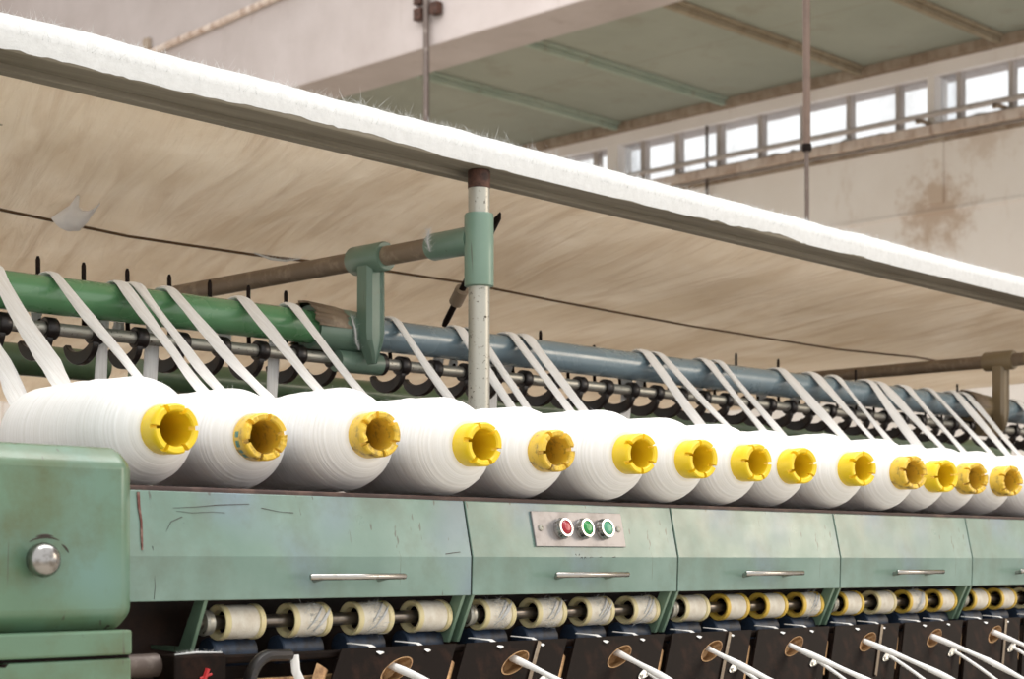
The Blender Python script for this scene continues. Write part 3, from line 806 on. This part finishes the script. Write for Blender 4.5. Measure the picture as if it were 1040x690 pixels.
# ================================================================== SUPPORT FRAMES
def support(xp, yp, lab, paint='arm_bracket'):
    t = thing('support_frame', lab, 'support post', (xp, yp, .0955))
    zt = .7185
    MB().lathe([(.0955, .0198), (zt - .02, .0198), (zt - .02, .015), (zt - .001, .015)], 'z', (xp, yp, 0), 32).build('pole', 'galv', t)
    MB().lathe([(zt - .036, .0165), (zt - .034, .0208), (zt - .004, .0208), (zt - .001, .019)], 'z', (xp, yp, 0), 28).build('coupling', 'rust', t)
    m = MB().lathe([(.503, .0215), (.505, .0272), (.634, .0272), (.6375, .0255), (.6375, .0198)], 'z', (xp, yp, 0), 36)
    m.lathe([(.015, .026), (.122, .0255), (.127, .0235), (.127, .018)], 'y', (xp, yp, .592), 32)
    m.build('tee_bracket', paint, t)
    MB().lathe([(.10, .0190), (1.30, .0190)], 'y', (xp, yp, .592), 28).build('arm_pipe', 'pipe_dusty', t)
    # hanger gripping the arm pipe and holding the tubes
    yh = YT - .052
    h = MB().lathe([(-.048, .019), (-.048, .0262), (-.044, .0285), (.044, .0285), (.048, .0262), (.048, .019)], 'y', (xp, yh + .006, .592), 32)
    h.build('hanger_collar', paint, t)
    rows = []
    for z, w, d in ((.58, .023, .018), (.50, .0235, .018), (.445, .0235, .018), (.43, .021, .017), (.405, .010, .016), (.385, .003, .012)):
        x_, y_ = xp, yh
        rows.append([Vector((x_ - w, y_ + d, z)), Vector((x_ - w, y_ - d * .55, z)), Vector((x_ - w * .62, y_ - d, z)), Vector((x_ - w * .45, y_ - d * .7, z)), Vector((x_ + w * .45, y_ - d * .7, z)),
                     Vector((x_ + w * .62, y_ - d, z)), Vector((x_ + w, y_ - d * .55, z)), Vector((x_ + w, y_ + d, z))])
    MB().loft(rows).build('hanger_web', paint, t, angle=20, bevel=.0015)
    MB().lathe([(xp - .115, RT + .003), (xp - .118, RT + .0095), (xp - .02, RT + .0095), (xp + .028, RT + .006), (xp + .028, RT + .002)], 'x', (0, YT, ZTU), 36).build('tube_socket', paint, t)
    rows = [[], [], [], []]
    rn = random.Random(4); jag = 0
    for i in range(61):                                       # torn felt lining wrapped over the socket's mouth
        a0 = math.radians(-70 + i * 4.2); jag = jag * .6 + rn.uniform(-.006, .006)
        for q, (dx, rr) in enumerate(((-.128 + jag, RT + .0125), (-.131 + jag, RT + .0150 + .002 * rn.random()), (-.06, RT + .0125), (-.045 + jag, RT + .0098))):
            rows[q].append(Vector((xp + dx, YT + rr * math.cos(a0), ZTU + rr * math.sin(a0))))
    MB().loft(rows, closed=False, caps=False).build('lining', 'pipe_dusty', t, angle=180)
    MB().lathe([(xp - .055, .012), (xp - .055, .0215), (xp + .055, .0215), (xp + .055, .012)], 'x', (0, YS - .02, ZS - .006), 28).build('shaft_bearing', paint, t)
    MB().lathe([(xp + .050, .0225), (xp + .072, .0225), (xp + .072, .010)], 'x', (0, YS - .012, ZS - .003), 24).build('bearing_cap', 'black_rubber', t)
    return t
sf = support(XH, YP, 'grey and green post with dusty arm pipe and hanger, in the middle')
# stay rod behind the post
s0 = PY(508, 217, 2.335); s1 = PY(451, 331, 2.60)
st = MB().strip([s0, s0.lerp(s1, .04), s0.lerp(s1, .96), s1], [.004, .014, .014, .010], .008, (CA * .2 + SA, -CA, 0), 10).build('stay_rod', 'black_iron', sf)
sm_ = s0.lerp(s1, .66); s2 = s0.lerp(s1, .78)
MB().tube([sm_, s2], .014, 16).build('stay_ferrule', 'pipe_dusty', sf)
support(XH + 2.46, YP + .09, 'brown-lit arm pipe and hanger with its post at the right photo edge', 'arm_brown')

# ================================================================== TAPES
def tape(i, x, y, xe, ye, w, drop, label, Yend=2.13):
    s = PY(x, y, YT - .006)
    a_, b_, _ = ray(xe, ye); e = PY(xe, ye, (s.x - .03) * b_ / a_)
    r = RT + .0052
    ue, we = YT - e.y, e.z - ZTU
    D = math.hypot(ue, we); th = math.atan2(we, ue) + math.acos(r / D)
    rnd = random.Random(i * 13 + 5)
    pts = []; wid = []; thk = []
    zb = .115 if drop else ZS + .015
    yb = YT + r
    nb = 8
    for k in range(nb):
        a = k / nb
        z = zb + (ZTU - zb) * a
        pts.append(Vector((s.x + (-.012 * (1 - a) if drop else .004 * (1 - a)), yb + .012 * (1 - a), z)))
    for k in range(12):
        a = math.pi + (th - math.pi) * k / 11
        pts.append(Vector((s.x, YT - r * math.cos(a), ZTU + r * math.sin(a))))
    T = pts[-1].copy()
    dirv = e - T
    # carry on a little so that the tape meets the wound body
    zend = .20 if x < 200 else .105
    ext = max(1.0, (T.z - zend) / (T.z - e.z))
    for k in range(1, 15):
        a = k / 14 * ext
        p = T + dirv * a
        p.z -= .007 * math.sin(min(1, k / 14) * math.pi); p.x += .004 * math.sin(k * .9 + i) * (k / 14)
        pts.append(p)
    N = len(pts); ww = w
    wd = []
    for k in range(N):
        ww = w * (1 + .12 * math.sin(k * .7 + i * 2.1) + .06 * rnd.uniform(-1, 1))
        wid.append(ww); thk.append(.0075 + .0018 * math.sin(k * .5 + i))
        q = .32 * math.sin(k * .35 + i * 1.7) * (1 if k > nb + 11 else 0)
        wd.append((math.cos(q), math.sin(q) * .6, 0))
    o = MB().strip(pts, wid, thk, wd, 12).build('sliver_tape', 'tape', angle=70, origin=pts[-1])
    tag(o, label, 'sliver tape', 'white sliver tapes over the guide tubes')
T = [(-48, 262, 20, 404, .032, 0), (-12, 268, 67, 393, .037, 0), (52, 277, 148, 387, .023, 0), (120, 285, 207, 394, .028, 1), (136, 288, 224, 394, .024, 0), (170, 292, 273, 403, .028, 1), (244, 303, 328, 397, .030, 0),
     (294, 309, 379, 411, .027, 1), (397, 326, 463, 411, .022, 0), (462, 333, 524, 418, .025, 0), (477, 335, 541, 419, .023, 0), (516, 341, 585, 421, .029, 1), (531, 343, 599, 421, .030, 0),
     (652, 358, 716, 434, .033, 1), (666, 360, 746, 438, .026, 0), (713, 367, 781, 442, .032, 0), (727, 369, 797, 442, .024, 0), (790, 379, 862, 447, .038, 0), (823, 383, 892, 449, .036, 0), (846, 386, 908, 451, .026, 0),
     (880, 390, 936, 456, .038, 0), (891, 391, 961, 457, .036, 0), (916, 397, 981, 459, .034, 0), (941, 399, 1009, 461, .024, 0), (966, 403, 1026, 462, .032, 0), (978, 404, 1038, 463, .032, 0), (1030, 408, 1085, 470, .036, 0)]
g_n = sum(1 for q in T if q[0] < 338); 
for i, q in enumerate(T):
    if q[0] < 338:
        left = i
        lab = ('white sliver tape over the green tube, cut by the left photo edge' if i == 0 else 'wide white sliver tape over the green tube entering at the left edge' if i == 1 else
               'white sliver tape over the green tube, %s left of the hanger' % ORD[g_n - 1 - i])
    else:
        lab = 'white sliver tape over the blue tube, %s right of the hanger' % ORD[i - g_n]
    q = q if i < 8 else (*q[:4], q[4] * 1.10, q[5])
    tape(i, *q, lab)

# ================================================================== ROLLERS
YR, ZR = 1.9055, -.0815
def make_roller(fl):
    t = thing('top_roller', '', 'roller', (0, 0, 0), 'cloth covered top rollers below the hood')
    m = MB().lathe([(-.031, .0190), (-.033, .0212), (-.033, .0230), (-.031, .0240), (-.0245, .0240), (-.023, .0215), (.023, .0215), (.0245, .0240), (.031, .0240), (.033, .0230),
                (.033, .0205), (.031, .0185)], 'x', (0, 0, 0), 40, caps=False)
    m.cur = 1
    m.cur = 0; m.lathe([(-.031, .0190), (-.029, .0165), (-.019, .0158)], 'x', (0, 0, 0), 40, caps=False)
    m.cur = 1; m.lathe([(-.019, .0158), (-.010, .0150), (-.010, .0094)], 'x', (0, 0, 0), 40, caps=False)  # shade inside the bore painted as dark faces
    m.lathe([(.031, .0185), (.015, .0165), (.015, .0094)], 'x', (0, 0, 0), 40, caps=False)
    m.build('core', [fl, 'frame_dark'], t, angle=35)
    m = MB().lathe([(-.0235, .0212), (-.0228, .0224), (-.01, .0228), (.010, .0229), (.0228, .0224), (.0235, .0212)], 'x', (0, 0, 0), 40, caps=False)
    m.build('cloth_cover', 'cover', t, angle=50)
    return t
pa_ = make_roller('flange'); pb_ = make_roller('flange_y')
used = set(); rollers = []
nroll = 0
for s_ in range(9):
    xa = 1.331 + .481 * s_
    shf = thing('roller_shaft', 'steel roller shaft ' + ['under widest panel', 'under push-button panel', 'under panel right of push buttons', 'under second panel right of push buttons', 'under panel at right photo edge', 'beyond photo, first', 'beyond photo, second', 'beyond photo, third', 'beyond photo, fourth'][s_], 'shaft', (xa + .24, YR, ZR))
    MB().lathe([(xa + .0140, .0092), (xa + .4670, .0092)], 'x', (0, YR, ZR), 20).build('rod', 'shaft_steel', shf)
    for x in (xa + .030, xa + .4530):
        MB().lathe([(x, .0093), (x, .0165), (x + .004, .0180), (x + .009, .0165), (x + .013, .0165), (x + .013, .0093)], 'x', (0, YR, ZR), 24).build('end_collar', 'galv', shf, angle=30)
    for j in range(4):
        x = xa + .088 + .1150 * j
        px = pix(Vector((x, YR, ZR)))[0]
        yel = nroll >= 9 and (nroll * 7) % 5 != 1
        pr = pb_ if yel else pa_
        where = ORD[j]
        sec = ['under widest panel', 'under push-button panel', 'under panel right of push buttons', 'under second panel right of push buttons', 'under panel at right photo edge'] + ['under %s panel beyond photo' % ORD[q] for q in range(4)]
        lab = '%s cloth top roller %s, %s flanges' % (where, sec[s_], 'yellow' if yel else 'cream')
        v = Vector((x, YR, ZR))
        if pr in used: r = dup(pr, v, lab)
        else: pr.location = v; pr['label'] = lab; used.add(pr); r = pr
        if nroll in (1, 2, 4, 5, 6, 7, 11, 14):
            mm = MB(); rn = random.Random(nroll)
            sp = []
            for _ in range(170):
                a = rn.uniform(-1.9, 1.2); xx = rn.gauss(.0, .008); sp.append(Vector((x + xx, YR - .0232 * math.cos(a), ZR + .0232 * math.sin(a))))
            hairs(mm, sp, .016, .0003, 1.0, Vector((0, -.5, .1)))
            for _ in range(3):
                x1 = x + rn.uniform(-.012, .004); a1 = rn.uniform(-.9, -.2)
                mm.strip([Vector((x1 + .006 * q, YR - .0238 * math.cos(a1 + .28 * q), ZR + .0238 * math.sin(a1 + .28 * q))) for q in range(6)], [.001, .003, .004, .004, .003, .001], .0012, (1, 0, .5), 6)
            lo = mm.build('lint', 'lint', r, angle=180)
        nroll += 1
        # blue-black bottom roller
        o = MB().lathe([(x - .036, .0), (x - .036, .018), (x - .034, .020), (x + .034, .020), (x + .036, .018), (x + .036, 0)], 'x', (0, YR + .018, ZR - .0405), 28).build('bottom_roller', 'navy', origin=(x, YR + .018, ZR - .0405))
        tag(o, '%s blue-black bottom roller %s' % (where, sec[s_]), 'roller', 'blue-black bottom rollers')
# green arms at the hood seams
for s_ in range(10):
    x = 1.331 + .481 * s_
    for d in ((-.0095, .0095) if s_ else (.0095,)):
        poly = [(1.8635, -.050), (1.885, -.050), (1.921, -.112), (1.986, -.112), (1.986, -.118), (1.897, -.121)]
        MB().prism(poly, x + d - .0032, x + d + .0032).build('roller_arm', 'bracket_green', bed, smooth=False, bevel=.001)

# ================================================================== CONDENSER PLATES, CUPS, ROPES
TILT = .30                                           # plate leans towards the lens as it goes down
def pp(x, v, out=0.0):                               # v = distance down the plate
    n = Vector((0, -1, TILT)).normalized()
    d = Vector((0, -TILT, -1)).normalized()
    return Vector((x, 1.8505, -.1205)) + d * v + n * out
def make_plate(xc, w, hole, label):
    """xc = hole centre; plate spans from xc-wl to xc+wr, slanted ends"""
    t = thing('condenser_plate', label, 'plate', pp(xc, .2), 'black condenser plates along the machine')
    N = 40; hv = .034
    def outer(a):
        # point on slanted rectangle in direction a
        c, s = math.cos(a), math.sin(a)
        L, Rr, U, D = .114, .104, hv, .175
        k = min((Rr / c) if c > 1e-6 else 1e9, (-L / c) if c < -1e-6 else 1e9, (D / s) if s > 1e-6 else 1e9, (-U / s) if s < -1e-6 else 1e9)
        return c * k, s * k
    angs = sorted([2 * math.pi * i / N for i in range(N)] + [math.atan2(v, u) % (2 * math.pi) for u, v in ((.104, -hv), (.104, .175), (-.114, .175), (-.114, -hv))])
    n = len(angs)
    def P(u, v, o): return pp(xc + u - .66 * (v), hv + v, o)
    ro = [P(*outer(a), 0) for a in angs]; rob = [P(*outer(a), -.004) for a in angs]
    def hole_pt(a):
        u, v = .0265 * math.cos(a), .0150 * math.sin(a); q = math.radians(-22)
        return u * math.cos(q) - v * math.sin(q), u * math.sin(q) + v * math.cos(q)
    ri = [P(*hole_pt(a), 0) for a in angs]; rib = [P(*hole_pt(a), -.004) for a in angs]
    m = MB().add(ro + ri + rib + rob, [])
    fs = []
    for i in range(n):
        j = (i + 1) % n
        fs += [(i, j, n + j, n + i), (n + i, n + j, 2 * n + j, 2 * n + i), (2 * n + i, 2 * n + j, 3 * n + j, 3 * n + i), (3 * n + i, 3 * n + j, j, i)]
    m.f = fs; m.mi = [0] * len(fs)
    m.build('plate', 'black_iron', t, smooth=False)
    rings = []
    for d, sc_ in ((.0008, 1.06), (.0012, .97), (-.004, .92), (-.012, .80), (-.020, .55), (-.022, .02)):
        rings.append([P(hole_pt(a)[0] * sc_, hole_pt(a)[1] * sc_, d) for a in angs])
    MB().loft(rings, caps=False).build('cup', 'copper', t, angle=50)
    # lower small steel cup on the plate, right side
    rings = []
    cx, cv = .072, .030
    for d, rr in ((.0002, .0125), (.0025, .0128), (.003, .0110), (.0012, .0095), (.0008, .001)):
        rings.append([P(cx + rr * 1.25 * math.cos(2 * math.pi * i / 24) , cv + rr * .8 * math.sin(2 * math.pi * i / 24 - .5), d) for i in range(24)])
    MB().loft(rings, caps=False).build('lower_cup', 'steel', t, angle=50)
    return t
hx0 = PY(402, 672, 1.842).x
wh = ['left of first hood seam', 'at first hood seam', 'under push buttons', 'under seam right of push buttons', 'under panel right of push buttons', 'under second seam right of push buttons', 'under second panel right of push buttons']
for i in range(-1, 14):
    x = hx0 + .2385 * i
    if i < 0: continue
    w_ = wh[i] if i < len(wh) else '%s beyond right photo edge' % ORD[i - len(wh)]
    make_plate(x, .2, 0, 'black plate with copper-rimmed hole, ' + w_)
    # brown strip between the plates
    m = MB(); a = pp(x - .1245, .022, -.008); b = pp(x - .1245 - .042, .085, -.006)
    m.strip([a, a.lerp(b, .5), b], .020, .003, (1, 0, 0), 8)
    tag(m.build('guide_strip', 'copper', origin=a), 'brown metal strip left of plate ' + w_, 'guide strip', 'brown guide strips between the black plates')
    m = MB(); a = pp(x + .060, .004, .003); b = pp(x - .006, .10, .003)
    m.strip([a, a.lerp(b, .5), b], .007, .003, (1, 0, 0), 8)
    if i % 2 == 1:
        tag(m.build('guide_strip', 'pipe_dusty', origin=a), 'pale narrow metal strip on plate ' + w_, 'guide strip', 'pale guide strips between the black plates')
    # sliver rope from the hole to the front and down
    s = pp(x + .002, .030, -.004)
    sl = .29 + .012 * min(i, 6)
    pts = []
    for k in range(26):
        d = .36 * (k / 25) - .012
        pts.append(Vector((s.x + .01 * math.sin(k * .2 + i), s.y - d, s.z - sl * d - .12 * max(0, d - .03) ** 2 * 2)))
    e = pts[-1]
    for k in range(1, 14):
        a = k / 13; pts.append(Vector((e.x, e.y - .16 * math.sin(a * math.pi / 2), e.z + (FLOOR + .01 - e.z) * (1 - math.cos(a * math.pi / 2)))))
    rr = [.0052 + .0010 * math.sin(k * .8 + i) for k in range(len(pts))]
    o = MB().tube(pts, rr, 10).build('sliver_rope', 'tape', origin=pts[-1], angle=80)
    tag(o, 'white sliver rope from copper-rimmed hole ' + w_, 'sliver rope', 'white sliver ropes from the plate holes')
    # second thinner rope joining lower
    s = pp(x + .065, .064, .001)
    pts = [Vector((s.x - .004 + .012 * math.sin(k * .12), s.y - .30 * k / 20 * .9, s.z - .15 * (k / 20) - .05 * (k / 20) ** 2)) for k in range(21)]
    e = pts[-1]
    for k in range(1, 12):
        a = k / 11; pts.append(Vector((e.x, e.y - .10 * math.sin(a * math.pi / 2), e.z + (FLOOR + .01 - e.z) * (1 - math.cos(a * math.pi / 2)))))
    o = MB().tube(pts, .0034, 8).build('sliver_rope', 'tape', origin=pts[-1], angle=80)
    tag(o, 'thin white sliver rope from steel cup ' + w_, 'sliver rope', 'thin white sliver ropes from the steel cups')
    # white ribbon ends folded over the guide bar
    for (dx, wdt) in ((-.030, .014), (.060, .011)):
        a = Vector((x + dx - .012, 1.895, -.116)); b = Vector((x + dx, 1.862, -.1185)); c = pp(x + dx + .008, .010, .002)
        m = MB().strip([a, a.lerp(b, .6), b, b.lerp(c, .6), c], wdt, .0022, (1, .1, 0), 8)
        tag(m.build('sliver_ribbon', 'tape', origin=a), 'white ribbon over guide bar, %s half of plate %s' % ('left' if dx < 0 else 'right', w_), 'sliver ribbon', 'short white ribbons over the guide bar')

# left corner below the hood: bar end, block with red mark, hooked guide
o = MB().lathe([(1.155, .015), (1.262, .015), (1.262, .006)], 'x', (0, 1.862, -.131), 24).build('bar_sleeve', 'hang_rod', origin=(1.2, 1.862, -.131))
tag(o, 'lint-covered steel sleeve next to the green end housing', 'sleeve')
bl = thing('end_block', 'black block with a red paint mark beside the end housing', 'block', (1.30, 1.845, -.30))
MB().box((1.262, 1.822, -.30), (1.342, 1.87, -.118)).build('block', 'black_iron', bl, smooth=False, bevel=.003)
m = MB()
def stroke(p, q, w):
    p, q = Vector((p[0], 1.8214, p[1])), Vector((q[0], 1.8214, q[1])); m.tube([p, q], w, 6)
stroke((1.312, -.136), (1.294, -.180), .0034); stroke((1.300, -.148), (1.318, -.143), .0016)
m.build('red_mark', 'red_paint', bl, smooth=False)
hk = []
for k in range(16):
    a = math.radians(95 + 120 * k / 15)
    hk.append(Vector((1.412 + .035 * math.cos(a), 1.822, -.165 + .042 * math.sin(a))))
hk = [Vector((1.445, 1.826, -.124))] + hk + [Vector((1.378, 1.82, -.23))]
o = MB().strip(hk, [.02] * len(hk), .016, (0, 1, 0), 10).build('hook_guide', 'black_rubber', origin=hk[-1])
tag(o, 'black curved hook guide below the leftmost top roller', 'guide')
a = [Vector((1.452, 1.823, -.124)), Vector((1.452, 1.820, -.145)), Vector((1.462, 1.815, -.17)), Vector((1.47, 1.81, -.22))]
o = MB().strip(a, .012, .003, (.6, -.6, 0), 8).build('sliver_ribbon', 'tape', origin=a[-1])
tag(o, 'white ribbon hanging down from the black hook guide', 'sliver ribbon')
o = MB().box((1.345, 1.858, -.26), (1.60, 1.868, -.155)).build('backing_plate', 'copper', smooth=False, bevel=.002, origin=(1.5, 1.86, -.26))
tag(o, 'worn brown plate behind the black hook guide', 'plate')

# wisps of lint caught on the frame
def wisp(label, pts, r, nh, L):
    m = MB().tube(pts, r, 7)
    sp = []
    for _ in range(nh):
        k = random.randrange(len(pts) - 1); sp.append(pts[k].lerp(pts[k + 1], random.random()))
    hairs(m, sp, L, .00022, 1.2)
    tag(m.build('lint_wisp', 'lint', origin=pts[0], angle=180), label, 'lint')
c = PY(295, 262, 2.9)
wisp('white wisp of lint lying on the dusty arm pipe', [PY(258, 257, 2.95), PY(275, 263, 2.93), PY(290, 265, 2.90), PY(305, 263, 2.86)], [.001, .003, .002, .001], 160, .016)
zz = YT - RT - .013
wisp('white streak of lint on the socket beside the hanger', [PY(357, 322, zz), PY(361, 335, zz), PY(362, 348, zz), PY(365, 356, zz)], [.0008, .002, .0015, .0008], 260, .016)
wisp('white lint clinging to the end of the tee bracket', [PY(436, 234, 2.39), PY(434, 246, 2.39), PY(437, 256, 2.40)], [.0003, .0004, .0003], 260, .018)
wisp('white lint gathered on the black block beside the end housing', [Vector((1.266, 1.826, -.117)), Vector((1.30, 1.83, -.1155)), Vector((1.34, 1.83, -.117))], [.0008, .0015, .0008], 120, .008)

# ================================================================== LIGHT, SKY, CAMERA
W = bpy.data.worlds.new('overcast'); sc.world = W; W.use_nodes = True
bg = W.node_tree.nodes['Background']; bg.inputs[0].default_value = (1, .99, .975, 1); bg.inputs[1].default_value = 1.28
def area(name, loc, rot, sx, sy, power, col=(1, 1, 1)):
    l = bpy.data.lights.new(name, 'AREA'); l.shape = 'RECTANGLE'; l.size = sx; l.size_y = sy; l.energy = power; l.color = col
    o = bpy.data.objects.new(name, l); COL.objects.link(o); o.location = loc; o.rotation_euler = rot
    return o
area('skylight', (2.8, 1.35, 4.6), (0, 0, 0), 6.0, 1.8, 230, (1, .985, .96))  # assumed lamp, added as soft light from above; no skylight is built
area('skylight', (5.5, 8.0, 5.6), (math.radians(8), 0, 0), 6.0, 5.0, 500, (1, .99, .98))  # added fill lamp for canopy top, wall and floor behind; no roof opening built
wl = area('window_light', (7.6, -1.9, 1.9), (0, 0, 0), 2.2, 1.8, 85, (1, .84, .66))  # added warm fill lamp for the right-hand panels; no window stands there
wl.rotation_euler = (Vector((3.9, 1.9, 0)) - wl.location).to_track_quat('-Z', 'Y').to_euler()

cam = bpy.data.cameras.new('camera'); co = bpy.data.objects.new('camera', cam); COL.objects.link(co)
cam.sensor_fit = 'HORIZONTAL'; cam.sensor_width = 36; cam.lens = F / 1040 * 36
cam.shift_x = 0; cam.shift_y = (HY - 345) / 1040
co.location = (0, 0, 0); co.rotation_euler = (math.pi / 2, 0, A - math.pi / 2)
cam.clip_start = .05; cam.clip_end = 100
cam.dof.use_dof = True; cam.dof.focus_distance = 2.75; cam.dof.aperture_fstop = 9
sc.camera = co
# lift everything from eye level to floor level
for o in list(sc.objects):
    if o.parent is None: o.location.z += H

vs_ = sc.view_settings
sc.display_settings.display_device = 'sRGB'
vs_.view_transform = 'Standard'; vs_.look = 'None'; vs_.exposure = 0.0; vs_.gamma = 1.0; vs_.use_curve_mapping = False
